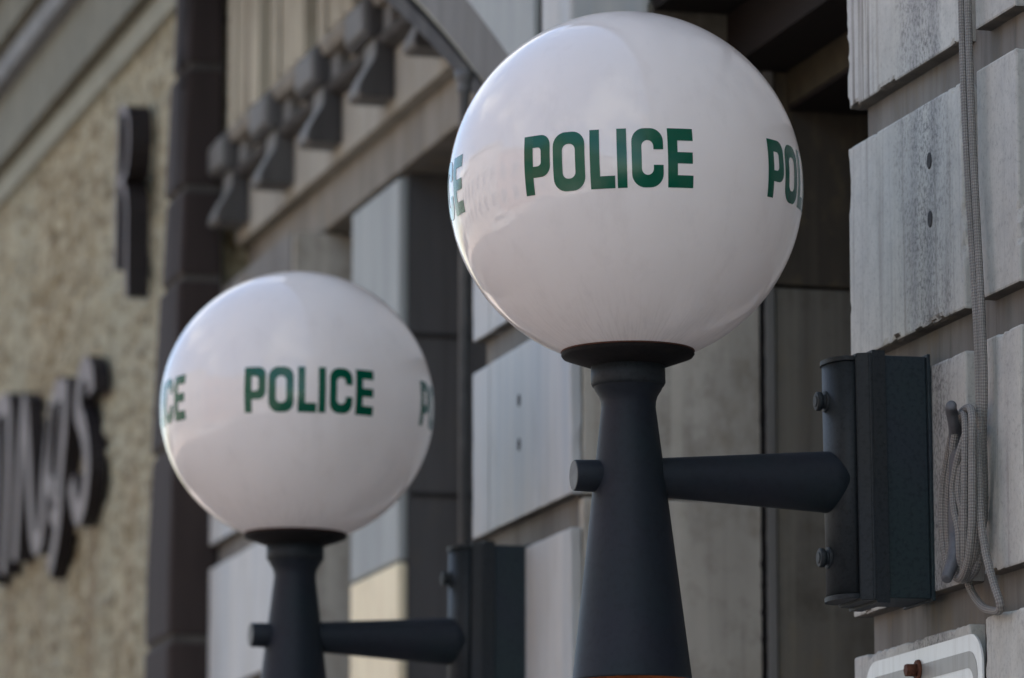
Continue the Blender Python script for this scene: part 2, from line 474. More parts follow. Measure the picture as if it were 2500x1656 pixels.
M['rope'] = k.done(c, 0.8)
M['cleat'] = plain("galvanised_cleat", (0.1120, 0.1155, 0.1225), 0.55, 0.2, 60, 0.25)
k = NT("white_sign_enamel")
p = k.pos()
v1 = k.noise(k.scale(p, (1, 1, 0.08)), 70, 4, 0.65)
c = k.mix(k.mul(k.ramp(v1, 0.52, 0.75), 0.5), (0.58, 0.595, 0.58), (0.36, 0.35, 0.315))
M['sign'] = k.done(c, 0.35)
k = NT("grey_sign_line")
p = k.pos()
v1 = k.noise(k.scale(p, (1, 1, 0.08)), 70, 4, 0.65)
c = k.mix(k.ramp(v1, 0.45, 0.75), (0.24, 0.24, 0.225), (0.18, 0.175, 0.155))
M['sign_line'] = k.done(c, 0.45)
M['rust_run'] = plain("rust_run", (0.50, 0.27, 0.17), 0.5, 0.2, 90)
M['plug'] = plain("dark_plug", (0.0400, 0.0400, 0.0400), 0.9, 0.3, 200)
M['letter_face'] = plain("letter_face_metal", (0.1377, 0.1021, 0.0892), 0.6, 0.2, 6)
M['letter_side'] = plain("letter_side_metal", (0.0139, 0.0100, 0.0093), 0.6, 0.2, 8)
M['lead'] = plain("grey_conduit", (0.1020, 0.1020, 0.0990), 0.5, 0.2, 20)
M['asphalt'] = plain("asphalt", (0.0700, 0.0665, 0.0630), 0.9, 0.2, 40)
M['paving'] = plain("paving", (0.46, 0.39, 0.34), 0.9, 0.15, 6)
M['brick_a'] = plain("pale_facade", (0.4000, 0.3600, 0.3200), 0.9, 0.15, 3)
M['brick_b'] = plain("red_brick_facade", (0.36, 0.20, 0.15), 0.9, 0.2, 6)
M['brick_c'] = plain("grey_facade", (0.40, 0.39, 0.37), 0.9, 0.15, 3)
M['frame'] = plain("white_window_frame", (0.5600, 0.5600, 0.5440), 0.6, 0.1, 10)
k = NT("window_glass"); M['glass'] = k.done((0.03, 0.035, 0.04), 0.05)
M['trim'] = plain("dark_car_trim", (0.02, 0.02, 0.022), 0.5, 0.2, 20)
k = NT("white_car_paint"); M['car'] = k.done((0.75, 0.75, 0.74), 0.15, **{"Coat Weight": 1.0})
k = NT("silver_car_paint"); M['car2'] = k.done((0.5, 0.52, 0.55), 0.2, 0.6, **{"Coat Weight": 1.0})

# ------------------------------------------------------------------ ground
def sheet(name, x0, x1, y0, y1, z, mat):
    bm = bmesh.new()
    vs_ = [bm.verts.new(p) for p in ((x0, y0, z), (x1, y0, z), (x1, y1, z), (x0, y1, z))]
    bm.faces.new(vs_)
    return tag(obj(name, bm, mat), kind='structure')
sheet("ground", -200, 200, -200, 200, -0.15, M['asphalt'])
b = box_bm(-60, 80, -0.3, 3.2, -0.14, 0.0)
tag(obj("pavement", b, M['paving']), kind='structure')
b = box_bm(-60, 80, 11.0, 15.2, -0.14, 0.0)
tag(obj("pavement", b, M['paving']), kind='structure')

# ------------------------------------------------------------------ the police station
PB = thing("stone_building", (7.6, 0, 0), "grey rusticated stone building with two block piers, a dark doorway and a carved arch bay", "building")
Z0, PITCH, BH = 3.100, 0.384, 0.325      # top of one course, course pitch, block height

def course(kk):
    t = Z0 + PITCH * kk
    return t - BH, t

# near pier
core = box("stone_pier", 6.187, 6.838, -0.80, -0.024, 0.0, 4.70, M['joint'], PB)
for kk in range(-3, 4):
    z0, z1 = course(kk)
    fine = kk in (-2, -1, 0, 1)
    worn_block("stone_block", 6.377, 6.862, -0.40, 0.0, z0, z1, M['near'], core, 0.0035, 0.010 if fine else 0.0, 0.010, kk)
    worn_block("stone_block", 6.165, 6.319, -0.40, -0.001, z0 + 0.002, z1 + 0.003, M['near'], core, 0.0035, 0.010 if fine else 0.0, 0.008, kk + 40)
# dark discs, hole shade put into their colour, in the face of the middle block and its twin on the far pier
def hole_disc(x, z, host):
    bm = bmesh.new()
    rod_y(bm, [(0.0105, -0.004), (0.0105, 0.0012), (0.009, 0.0016)], x, z, 20)
    for v in bm.verts: v.co.z = z + (v.co.z - z) * 1.15; v.co.x = x + (v.co.x - x) * 0.85
    obj("plug", bm, M['plug'], host, (x, 0, z))

# far pier
fcore = box("stone_pier", 8.420, 9.062, -0.80, -0.024, 0.0, 3.75, M['joint'], PB)
for kk in range(-3, 2):
    z0, z1 = course(kk)
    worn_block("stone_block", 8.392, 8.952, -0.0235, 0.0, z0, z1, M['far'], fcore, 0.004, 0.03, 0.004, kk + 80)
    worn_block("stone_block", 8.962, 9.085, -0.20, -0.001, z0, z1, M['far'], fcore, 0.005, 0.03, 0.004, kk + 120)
for x, z in ((6.508, 3.012), (6.508, 2.927)): hole_disc(x, z, core)
for x, z in ((8.737, 2.996), (8.737, 2.913)):
    hole_disc(x, z, fcore)

# jamb of the doorway, faced with slabs
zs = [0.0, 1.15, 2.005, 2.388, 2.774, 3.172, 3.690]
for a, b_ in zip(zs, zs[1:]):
    box("jamb_slab", 8.393, 8.4215, -0.360, -0.0245, a + 0.003, b_ - 0.003, M['panel' if a < 3.1 else 'paneldark'], fcore, 0.003)  # top row darker: shade under the ceiling put into the stone colour
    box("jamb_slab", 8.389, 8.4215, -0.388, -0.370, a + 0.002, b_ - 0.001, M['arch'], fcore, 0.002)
    box("jamb_slab", 8.396, 8.4215, -0.80, -0.390, a + 0.003, b_ - 0.003, M['paneldark' if a < 3.1 else 'panelsoot'], fcore, 0.003)  # top row darkest, its ceiling shade painted as a darker stone

# ragged dark crack down the joint between the two columns of slabs
bm = bmesh.new()
prev = None
for i in range(160):
    z = 1.9 + 1.55 * i / 159
    w = 0.004 + 0.006 * max(0.0, noise.noise(Vector((3, 1, z * 22)))) + (0.006 * max(0.0, noise.noise(Vector((9, 4, z * 60)))) if z < 2.85 else 0)
    c_y = -0.3645 + 0.003 * noise.noise(Vector((1, 2, z * 30)))
    cur = [bm.verts.new((xx, c_y + s * w, z)) for xx, s in ((8.3915, -1), (8.3915, 1), (8.400, 1), (8.400, -1))]
    if prev:
        for q in range(4): bm.faces.new((prev[q], prev[(q + 1) % 4], cur[(q + 1) % 4], cur[q]))
    prev = cur
bmesh.ops.recalc_face_normals(bm, faces=bm.faces)
obj("crack", bm, M['dark_in'], fcore, (8.392, -0.364, 1.9))

# doorway ceiling: dark boards, an olive beam and the door at the back
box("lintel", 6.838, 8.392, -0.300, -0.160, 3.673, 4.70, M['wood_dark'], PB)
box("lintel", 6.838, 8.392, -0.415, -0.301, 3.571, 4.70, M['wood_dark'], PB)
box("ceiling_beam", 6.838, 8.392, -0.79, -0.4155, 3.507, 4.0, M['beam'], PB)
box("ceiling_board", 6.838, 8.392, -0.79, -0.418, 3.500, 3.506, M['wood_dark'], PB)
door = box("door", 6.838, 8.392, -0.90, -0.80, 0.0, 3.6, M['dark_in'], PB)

# upper face of the far pier, groove, spandrel and arch
box("upper_block", 8.392, 8.582, -0.155, 0.0, 3.60, 4.70, M['far'], PB, 0.008)
box("impost", 8.394, 9.080, -0.10, -0.004, 3.505, 3.60, M['smooth'], PB, 0.006)
CX, CZ, R1, R2 = 14.0, -4.960, 9.960, 10.070
bm = bmesh.new()
N = 48
lo, hi, lo2, hi2 = [], [], [], []
for i in range(N + 1):
    x = 8.632 + (12.352 - 8.632) * i / N
    z = CZ + math.sqrt(R2 * R2 - (x - CX) ** 2)
    lo.append(bm.verts.new((x, 0.0, z))); hi.append(bm.verts.new((x, 0.0, 6.0)))
    lo2.append(bm.verts.new((x, -0.16, z))); hi2.append(bm.verts.new((x, -0.16, 6.0)))
for i in range(N):
    bm.faces.new((lo[i + 1], lo[i], hi[i], hi[i + 1]))
    bm.faces.new((lo2[i], lo2[i + 1], hi2[i + 1], hi2[i]))
    bm.faces.new((lo[i], lo[i + 1], lo2[i + 1], lo2[i]))
bm.faces.new((lo[0], lo2[0], hi2[0], hi[0])); bm.faces.new((lo[N], hi[N], hi2[N], lo2[N]))
obj("spandrel", bm, M['smooth'], PB, (10.5, 0, 3.6))

def arch_ring(name, ra, rb, y0, y1, mat, xa=8.66, n=16, gap=0.0):
    """voussoirs of an arch: separate wedge stones between radii ra and rb"""
    ang0 = math.atan2(3.56 - CZ, xa - CX); ang1 = math.atan2(math.sqrt(ra * ra - 1.655 ** 2), -1.655)
    for i in range(n):
        a0 = ang0 + (ang1 - ang0) * i / n + gap; a1 = ang0 + (ang1 - ang0) * (i + 1) / n - gap
        bm = bmesh.new(); K = 5
        P_ = []
        for j in range(K + 1):
            a = a0 + (a1 - a0) * j / K
            P_.append([bm.verts.new((CX + r * math.cos(a), y, CZ + r * math.sin(a))) for r, y in ((ra, y1), (rb, y1), (rb, y0), (ra, y0))])
        for j in range(K):
            for q in range(4):
                bm.faces.new((P_[j][q], P_[j][(q + 1) % 4], P_[j + 1][(q + 1) % 4], P_[j + 1][q]))
        bm.faces.new(list(reversed(P_[0]))); bm.faces.new(P_[-1])
        bmesh.ops.recalc_face_normals(bm, faces=bm.faces)
        am = (a0 + a1) / 2
        obj(name, bm, mat, PB, (CX + ra * math.cos(am), y1, CZ + ra * math.sin(am)))
arch_ring("voussoir", R1, R2 - 0.001, -0.16, -0.006, M['arch'], n=12, gap=0.0001)
arch_ring("arch_moulding", R1 - 0.022, R1 - 0.001, -0.16, -0.022, M['cornice_pale'], n=6)
arch_ring("arch_moulding", R1 - 0.070, R1 - 0.023, -0.16, -0.085, M['soot'], n=6)  # this recessed ring takes a darker stone
arch_ring("arch_moulding", R1 - 0.105, R1 - 0.071, -0.16, -0.060, M['corbel'], n=6)

# thin shaft with a little capital at the edge of the arch bay
bm = bmesh.new()
lathe(bm, [(0.0105, 0.0), (0.0105, 3.665), (0.014, 3.668), (0.014, 3.676), (0.011, 3.68), (0.017, 3.69), (0.019, 3.70), (0.019, 3.71)], 9.138, 0.002, 0, 20, True)
obj("shaft", bm, M['lead'], PB, (9.132, 0, 0))

# arch bay: back wall, entablature, corbels, fluted pilasters
XL, XR = 9.085, 12.353
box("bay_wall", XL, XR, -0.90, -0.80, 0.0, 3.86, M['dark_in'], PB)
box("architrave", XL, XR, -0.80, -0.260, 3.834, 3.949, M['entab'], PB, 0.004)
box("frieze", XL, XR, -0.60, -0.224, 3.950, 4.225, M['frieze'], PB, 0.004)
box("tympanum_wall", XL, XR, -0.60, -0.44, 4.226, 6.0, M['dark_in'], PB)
bm = bmesh.new()
prism_x(bm, [(-0.2235, 4.095), (-0.190, 4.105), (-0.180, 4.118), (-0.190, 4.130), (-0.2235, 4.145)], XL, XR)
obj("moulding", bm, M['corbel'], PB, (10.5, -0.22, 4.09))
bm = bmesh.new()
prism_x(bm, [(-0.2235, 4.185), (-0.175, 4.19), (-0.165, 4.21), (-0.165, 4.224), (-0.2235, 4.2245)], XL, XR)
obj("moulding", bm, M['entab'], PB, (10.5, -0.22, 4.18))

first = {}
def rep(name, bm_fn, mat, x, y, z, parent=PB):
    if name not in first:
        first[name] = obj(name, bm_fn(), mat, parent, (x, y, z), local=True)
        return first[name]
    o = first[name].copy(); col.objects.link(o); o.parent = parent
    o.location = Vector((x, y, z)) - ORG[parent]; ORG[o] = Vector((x, y, z))
    return o
def corbel_bm():
    bm = bmesh.new()
    prism_x(bm, [(0.001, 0.0), (0.076, 0.0), (0.086, 0.006), (0.087, 0.016), (0.080, 0.036), (0.066, 0.062), (0.052, 0.084), (0.047, 0.100), (0.047, 0.138), (0.001, 0.138)], -0.055, 0.055)
    bm.normal_update()
    for f in bm.faces:
        if abs(f.normal.x) < 0.5: f.material_index = 1  # paler stone on the front, side shade put into the darker one
    bmesh.ops.bevel(bm, geom=[e for e in bm.edges if abs(e.verts[0].co.x - e.verts[1].co.x) < 1e-5], offset=0.003, segments=1, affect='EDGES')
    return bm
def dado_bm():
    return box_bm(-0.105, 0.105, 0.012, 0.066, 0.0, 0.100, 0.008)
def dado_face_bm():
    return box_bm(-0.090, 0.090, 0.0600, 0.076, 0.012, 0.088, 0.010)
def plinth_bm():
    return box_bm(-0.13, 0.14, 0.001, 0.030, 0.0, 0.106, 0.004)
def pilaster_bm(w, flutes, depth):
    bm = bmesh.new()
    pts = [(-w / 2, -0.24), (-w / 2, 0.0)]
    seg = w / flutes
    for i in range(flutes):
        xa = -w / 2 + seg * i
        pts += [(xa + seg * 0.18, 0.0)]
        for j in range(1, 6):
            t = j / 6
            pts.append((xa + seg * (0.18 + 0.64 * t), -depth * math.sin(math.pi * t)))
        pts += [(xa + seg * 0.82, 0.0)]
    pts += [(w / 2, 0.0), (w / 2, -0.24)]
    prism_z(bm, pts, 0.0, 1.7)
    bmesh.ops.recalc_face_normals(bm, faces=bm.faces)
    return bm
for i in range(6):
    xc = 12.245 - 0.5225 * i
    rep("corbel", corbel_bm, [M['corbel'], M['arch']], xc, -0.224, 3.983)
    rep("corbel_block", dado_bm, M['corbel'], xc + 0.045, -0.224, 4.121)
    rep("block_face", dado_face_bm, M['arch'], xc + 0.045, -0.224, 4.121)  # paler front on the dark block: lit front, shaded sides as colour
    rep("block_plinth", plinth_bm, M['arch'], xc + 0.0, -0.224, 4.1205)
    rep("fluted_pilaster", lambda: pilaster_bm(0.255, 3, 0.022), M['tan'], (xc - 0.135) * 0.9846, -0.160, 4.226)
    rep("mullion", lambda: pilaster_bm(0.07, 1, 0.010), M['tan'], (xc + 0.10) * 0.987, -0.172, 4.2265)

# middle pier of the arch bay (pale slabs, one cream)
mp = box("door_pier", 10.735, 11.19, -0.80, -0.285, 0.0, 3.8335, M['doorpier'], PB)  # darker than its facing slabs: shade of the return put into the colour
for a, b_, mm in ((0.0, 1.7, 'smooth'), (1.704, 2.25, 'cream'), (2.254, 2.932, 'cream'), (2.937, 3.82, 'smooth')):
    box("facing_slab", 10.732, 11.195, -0.2845, -0.260, a, b_, M[mm], mp, 0.006)
for z in (3.09, 3.457):
    box("joint", 10.729, 10.7348, -0.79, -0.29, z - 0.004, z + 0.004, M['soot'], mp)
# far pier of the arch bay with its blocks
fp = box("stone_pier", 11.53, 12.350, -0.80, -0.185, 0.0, 3.8335, M['joint'], PB)
for kk in range(-3, 2):
    z0, z1 = course(kk); z1 = min(z1, 3.80)
    worn_block("stone_block", 11.50, 12.349, -0.184, -0.160, z0, z1, M['far'], fp, 0.004, 0.06, 0.004, kk + 160)
for z0, z1 in ((0.0, 2.31), (2.314, 2.72), (2.724, 3.09), (3.094, 3.48), (3.484, 3.83)):
    box("jamb_slab", 11.502, 11.531, -0.80, -0.190, z0, z1, M['panel'], fp, 0.003)

# the rest of the building above and behind
box("upper_wall", 6.187, 8.60, -0.60, -0.002, 4.71, 8.2, M['wall_up'], PB)
box("upper_wall", 8.601, 12.353, -0.60, -0.003, 6.01, 8.2, M['wall_up'], PB)
box("rear_wall", 6.19, 12.35, -6.0, -0.905, 0.0, 8.2, M['wall_up'], PB)
box("groove", 8.583, 8.631, -0.155, -0.010, 3.60, 6.0, M['dark_in'], PB)  # near-black fill, the shade inside the groove put into its colour
side = box("side_wall", -8.99, 6.05, -6.0, -0.05, 0.0, 8.2, M['wall_up'], PB)
for i in range(5):
    for zz in (1.2, 4.6):
        x = 4.6 - i * 2.6
        w = box("window_frame", x - 0.7, x + 0.7, -0.049, 0.03, zz, zz + 2.2, M['frame'], side)
        box("window_pane", x - 0.6, x + 0.6, 0.031, 0.036, zz + 0.1, zz + 2.1, M['glass'], side)
box("side_wing", -26.0, -9.0, -6.0, 2.0, 0.0, 15.0, M['wall_up'], PB)
box("roof_cornice", -8.9, 12.36, -6.0, 0.30, 8.21, 8.5, M['wall_up'], PB, 0.02)

# ------------------------------------------------------------------ the neighbour
NB = thing("stucco_building", (14.5, -0.16, 0), "neighbouring house with yellowish rough-cast wall, dark quoin strip and moulded stone cornice", "building")
bm = bmesh.new()
nx, nz = 300, 150
grid = []
for i in range(nx + 1):
    row = []
    for j in range(nz + 1):
        x = 12.45 + 4.5 * i / nx; z = 2.6 + 2.12 * j / nz
        q = Vector((x, 0, z))
        y = -0.168 + 0.012 * noise.noise(q * 9) + 0.016 * noise.noise(q * 26)
        row.append(bm.verts.new((x, y, z)))
    grid.append(row)
for i in range(nx):
    for j in range(nz):
        f = bm.faces.new((grid[i + 1][j], grid[i][j], grid[i][j + 1], grid[i + 1][j + 1])); f.smooth = True
obj("render_coat", bm, M['stucco'], NB, (14.5, -0.16, 2.6))
box("wall", 12.40, 26.0, -6.0, -0.19, 0.0, 8.0, M['stucco'], NB)
# quoin strip: dark stones with pale joints
def batter(p):
    """the strip leans back and narrows towards its top"""
    t = min(1.0, max(0.0, (p.z - 3.1) / 1.5))
    x = p.x
    if x > 12.5: x = x - (0.02 + 0.145 * t)
    y = p.y
    if y > -0.15: y = y + 0.018 - 0.036 * t
    return Vector((x, y, p.z))
bm = box_bm(12.362, 12.690, -0.189, -0.086, 0.0, 6.0)
for z_ in (2.0, 3.1, 3.6, 4.1, 4.6):
    bmesh.ops.bisect_plane(bm, geom=list(bm.verts) + list(bm.edges) + list(bm.faces), plane_co=(0, 0, z_), plane_no=(0, 0, 1))
for v in bm.verts: v.co = batter(v.co)
qc = obj("quoin_strip", bm, M['quoin_pale'], NB, (12.5, -0.19, 0))
qz = [1.7, 2.10, 2.52, 2.92, 3.425, 3.862, 4.10, 4.424, 4.86, 5.3]
for i, (a, b_) in enumerate(zip(qz, qz[1:])):
    e = (0.0, 0.012, 0.004, 0.0, 0.010)[i % 5]
    worn_block("quoin_stone", 12.355, 12.695 + e, -0.188, -0.075 + e * 0.3, a + 0.006, b_ - 0.006, M['quoin'], qc, 0.012, 0.05, 0.016, i + 200, batter)
# cornice mouldings, seen from below
prof = [("cornice_bead", [(-0.19, 4.690), (-0.145, 4.697), (-0.135, 4.73), (-0.135, 4.765), (-0.19, 4.767)], 'cornice_pale'),
        ("cornice_fascia", [(-0.19, 4.77), (-0.095, 4.772), (-0.095, 4.86), (-0.105, 4.865), (-0.105, 4.99), (-0.19, 4.992)], 'cornice'),
        ("cornice_bead", [(-0.19, 4.994), (-0.060, 4.996), (-0.050, 5.02), (-0.050, 5.055), (-0.19, 5.06)], 'cornice_blue'),
        ("cornice_fascia", [(-0.19, 5.062), (-0.015, 5.065), (-0.010, 5.20), (-0.19, 5.205)], 'cornice'),
        ("cornice_bead", [(-0.19, 5.208), (0.06, 5.212), (0.075, 5.26), (0.075, 5.33), (-0.19, 5.34)], 'cornice_blue')]
for nm, poly, mm in prof:
    bm = bmesh.new(); prism_x(bm, poly, 12.700, 26.0)
    obj(nm, bm, M[mm], NB, (14.5, -0.19, poly[0][1]))

# raised metal letters on the rough-cast wall
LETTERS = {
 'big': ("tall dark raised metal letter standing alone beside the quoin strip", 0.017,
   [[(13.301, 4.50), (13.310, 4.337), (13.321, 4.214), (13.321, 4.051)], [(13.301, 4.50), (13.192, 4.472), (13.161, 4.387), (13.200, 4.304), (13.308, 4.290)], [(13.278, 4.296), (13.196, 4.229), (13.188, 4.103), (13.179, 3.95)]]),
 'first': ("raised metal letter at the left edge of the picture, cut by the frame", 0.046,
   [[(15.408, 3.981), (15.349, 3.722), (15.411, 3.419)], [(15.376, 3.976), (15.187, 3.968), (15.133, 3.899), (15.127, 3.693), (15.192, 3.425)]]),
 'second': ("raised metal letter with slanting strokes, between the cut one and the drooping one", 0.046,
   [[(14.82, 3.939), (14.868, 3.83), (14.912, 3.664), (14.964, 3.439)], [(14.816, 3.903), (14.756, 3.744), (14.697, 3.586), (14.613, 3.457), (14.499, 3.463), (14.464, 3.605), (14.397, 3.743), (14.337, 3.846)]]),
 'third': ("raised metal letter whose tail hangs below its row, left of the curved end letter", 0.046,
   [[(14.106, 3.879), (14.109, 3.759), (14.165, 3.613), (14.182, 3.496), (14.242, 3.407), (14.333, 3.336)], [(14.159, 3.863), (14.282, 3.858), (14.369, 3.739), (14.372, 3.617), (14.27, 3.565)], [(14.27, 3.56), (14.321, 3.513), (14.221, 3.481)]]),
 'last': ("curved raised metal letter closing the lower row, nearest the quoin strip", 0.046,
   [[(13.677, 3.776), (13.694, 3.83), (13.788, 3.868), (13.863, 3.832), (13.883, 3.755), (13.8, 3.695), (13.743, 3.631), (13.724, 3.554), (13.769, 3.476), (13.857, 3.445), (13.927, 3.496), (13.972, 3.559)]]),
}
for key, (lab, hw, strokes) in LETTERS.items():
    bm = bmesh.new()
    for si, s in enumerate(strokes):
        pts = [Vector((a + (0.0 if key == 'big' else 0.13), 0, b_)) for a, b_ in s]
        path = smooth_path(pts, 3)
        y1 = (-0.085 if key == 'big' else -0.108) - 0.002 * si; y0 = -0.152 if key == 'big' else -0.158
        rows = []
        for i, p in enumerate(path):
            t = path[min(i + 1, len(path) - 1)] - path[max(i - 1, 0)]
            t.normalize()
            nrm = Vector((t.z, 0, -t.x))
            e = nrm * hw; 
            e.z *= 0.75
            rows.append([bm.verts.new((q.x, yy, q.z)) for q, yy in ((p + e, y1), (p - e, y1), (p - e, y0), (p + e, y0))])
        for a, b_ in zip(rows, rows[1:]):
            for q in range(4):
                f = bm.faces.new((a[q], a[(q + 1) % 4], b_[(q + 1) % 4], b_[q]))
                f.material_index = 0 if q == 0 else 1
        for r_ in (rows[0], rows[-1]):
            f = bm.faces.new(r_); f.material_index = 1
        bmesh.ops.recalc_face_normals(bm, faces=bm.faces)
    for x_, z_ in ((strokes[0][0]), (strokes[0][-1])):
        x_ += 0.0 if key == 'big' else 0.13
        add_box(bm, x_ - 0.01, x_ + 0.01, -0.178, -0.151, z_ - 0.01, z_ + 0.01)
    xo, zo = strokes[0][-1]
    o = obj("wall_letter", bm, [M['letter_face'], M['letter_side']], None, (xo, -0.13, zo))
    tag(o, lab, "letter", "metal letters on the rough-cast wall")

# ------------------------------------------------------------------ lamps
LAMP = (6.572, 0.0, 2.545)
def make_lamp():
    root = thing("police_lamp", (0, 0, 0), "larger nearer white globe lamp lettered POLICE on a dark bracket beside the coiled rope", "lamp", "globe lamps on the piers")
    ly, lz, R = 0.4316, 0.420, 0.2523
    # globe
    bm = bmesh.new()
    bmesh.ops.create_uvsphere(bm, u_segments=96, v_segments=64, radius=R)
    for f in bm.faces: f.smooth = True
    g = obj("globe", bm, M['globe'], root, (0, ly, lz), local=True)
    # lettering
    Hh = 18.8; lat0 = -10.5
    def word(th0):
        bm = bmesh.new()
        def pt(x, y, rr=R + 0.0005):
            la = math.radians(lat0 + y); th = math.radians(th0 + 57.6 - (57.6 - x) * 0.958)
            return bm.verts.new((rr * math.cos(la) * math.cos(th), rr * math.cos(la) * math.sin(th), rr * math.sin(la)))
        def quad(x0, x1, y0, y1):
            nu = max(1, int(abs(x1 - x0) / 1.2)); nv = max(1, int(abs(y1 - y0) / 1.2))
            gp = [[pt(x0 + (x1 - x0) * i / nu, y0 + (y1 - y0) * j / nv) for j in range(nv + 1)] for i in range(nu + 1)]
            for i in range(nu):
                for j in range(nv):
                    bm.faces.new((gp[i][j], gp[i + 1][j], gp[i + 1][j + 1], gp[i][j + 1])).smooth = True
        def arc(cx, cy, r, a0, a1, n=8, ry=None):
            ry = ry or r
            return [(cx + r * math.cos(math.radians(a0 + (a1 - a0) * i / n)), cy + ry * math.sin(math.radians(a0 + (a1 - a0) * i / n))) for i in range(n + 1)]
        def dens(o_, i_):
            O, I = [], []
            for k_ in range(len(o_) - 1):
                d = max(math.dist(o_[k_], o_[k_ + 1]), math.dist(i_[k_], i_[k_ + 1]))
                n = max(1, int(d / 1.2))
                for j in range(n):
                    t = j / n
                    O.append(tuple(o_[k_][q] + (o_[k_ + 1][q] - o_[k_][q]) * t for q in (0, 1)))
                    I.append(tuple(i_[k_][q] + (i_[k_ + 1][q] - i_[k_][q]) * t for q in (0, 1)))
            O.append(o_[-1]); I.append(i_[-1])
            return O, I
        def strip(o_, i_, closed=False):
            if closed: o_ = o_ + [o_[0]]; i_ = i_ + [i_[0]]
            O, I = dens(o_, i_)
            prev = None
            for a_, b_ in zip(O, I):
                cur = [pt(a_[0] + (b_[0] - a_[0]) * t, a_[1] + (b_[1] - a_[1]) * t) for t in (0, 0.5, 1)]
                if prev:
                    for q in (0, 1): bm.faces.new((prev[q], cur[q], cur[q + 1], prev[q + 1])).smooth = True
                prev = cur
        H = Hh
        # P
        quad(0, 3.3, 0, H)
        x1, yb, ro, ri, t, s = 9.6, H * 0.285, 3.4, 1.3, 3.9, 3.3
        o_ = [(3.3, H)] + arc(x1 - ro, H - ro, ro, 90, 0) + arc(x1 - ro, yb + ro, ro, 0, -90) + [(3.3, yb)]
        i_ = [(3.3, H - t)] + arc(x1 - s - ri, H - t - ri, ri, 90, 0) + arc(x1 - s - ri, yb + 3.5 + ri, ri, 0, -90) + [(3.3, yb + 3.5)]
        strip(o_, i_)
        # O
        def ring(x0, w):
            ro, ri, s, t = 4.3, 2.0, 3.25, 3.9
            o_ = arc(x0 + w - ro, H - ro, ro, 0, 90) + arc(x0 + ro, H - ro, ro, 90, 180) + arc(x0 + ro, ro, ro, 180, 270) + arc(x0 + w - ro, ro, ro, 270, 360)
            i_ = arc(x0 + w - s - ri, H - t - ri, ri, 0, 90) + arc(x0 + s + ri, H - t - ri, ri, 90, 180) + arc(x0 + s + ri, t + ri, ri, 180, 270) + arc(x0 + w - s - ri, t + ri, ri, 270, 360)
            return o_, i_, s
        o_, i_, s = ring(10.7, 10.9)
        strip(o_, i_, True)
        # L
        quad(23.3, 26.5, 0, H); quad(26.5, 31.4, 0, 3.9)
        # I
        quad(32.2, 35.4, 0, H)
        # C
        o_, i_, s = ring(37.0, 10.4)
        o_ = [(47.4, H * 0.635)] + o_ + [(47.4, H * 0.375)]
        i_ = [(47.4 - s, H * 0.635)] + i_ + [(47.4 - s, H * 0.375)]
        strip(o_, i_)
        # E
        quad(48.9, 52.2, 0, H); quad(52.2, 57.6, 0, 3.9); quad(52.2, 57.4, H * 0.405, H * 0.595); quad(52.2, 57.6, H - 3.9, H)
        bmesh.ops.recalc_face_normals(bm, faces=bm.faces)
        return bm
    for dth in (0.0, 87.6 - 2.2, 180.0, -90.0 + 3.0):
        th0 = 156.3 - 28.8 + dth
        obj("lettering", word(th0), M['green'], g, (0, ly, lz), local=True)
    # fitter plate and collar
    bm = bmesh.new()
    lathe(bm, [(0.086, -0.2340), (0.0935, -0.2350), (0.0945, -0.2395), (0.092, -0.2430), (0.056, -0.2555), (0.050, -0.257)], 0, ly, lz, 64)
    obj("fitter", bm, M['gasket'], root, (0, ly, lz - 0.25))
    bm = bmesh.new()
    lathe(bm, [(0.050, -0.2555), (0.0525, -0.2560), (0.0528, -0.280), (0.0505, -0.2845), (0.046, -0.2855)], 0, ly, lz, 64)
    obj("collar", bm, M['paint_band'], root, (0, ly, lz - 0.27))
    bm = bmesh.new()
    lathe(bm, [(0.0875, -0.2325), (0.0942, -0.2335), (0.0950, -0.2352), (0.0930, -0.2362)], 0, ly, lz, 64)
    obj("gasket", bm, M['rust_dark'], root, (0, ly, lz - 0.235))
    # cone
    bm = bmesh.new()
    lathe(bm, [(0.0495, -0.2835), (0.047, -0.290), (0.0415, -0.2985), (0.039, -0.307), (0.0385, -0.315), (0.0838, -0.6975), (0.0843, -0.699), (0.083, -0.701)], 0, ly, lz, 64)
    lathe(bm, [(0.083, -0.701), (0.0805, -0.6975), (0.055, -0.46), (0.0, -0.46)], 0, ly, lz, 64, mat=1)
    obj("cone", bm, [M['paint'], M['rust']], root, (0, ly, lz - 0.7))
    # arm
    bm = bmesh.new()
    rod_y(bm, [(0.0452, 0.110), (0.0440, 0.138), (0.0275, 0.390), (0.0228, 0.480), (0.0220, 0.5110), (0.0212, 0.5128)], 0, -0.003, 48)
    arm = obj("arm", bm, M['paint'], root, (0, 0.16, 0))
    bm = bmesh.new()
    rod_y(bm, [(0.0208, 0.5120), (0.0206, 0.5137)], 0, -0.003, 40)
    obj("end_cap", bm, M['steel_end'], arm, (0, 0.512, 0))
    # wall box
    bm = box_bm(-0.062, 0.062, 0.0005, 0.0055, -0.1765, 0.1765, 0.0012)
    bx = obj("wall_box", bm, M['paint_worn'], root, (0, 0, 0))
    bm = box_bm(-0.0570, 0.0570, 0.0056, 0.0680, -0.1735, 0.1735, 0.002)
    obj("box_body", bm, M['paint_worn'], bx, (0, 0.03, 0))
    bm = bmesh.new()
    prism_z(bm, [(-0.0595, 0.0682), (0.0595, 0.0682), (0.0595, 0.092), (0.0500, 0.1085), (-0.0500, 0.1085), (-0.0595, 0.092)], -0.1765, 0.1765)
    bmesh.ops.bevel(bm, geom=list(bm.edges), offset=0.0015, segments=2, affect='EDGES')
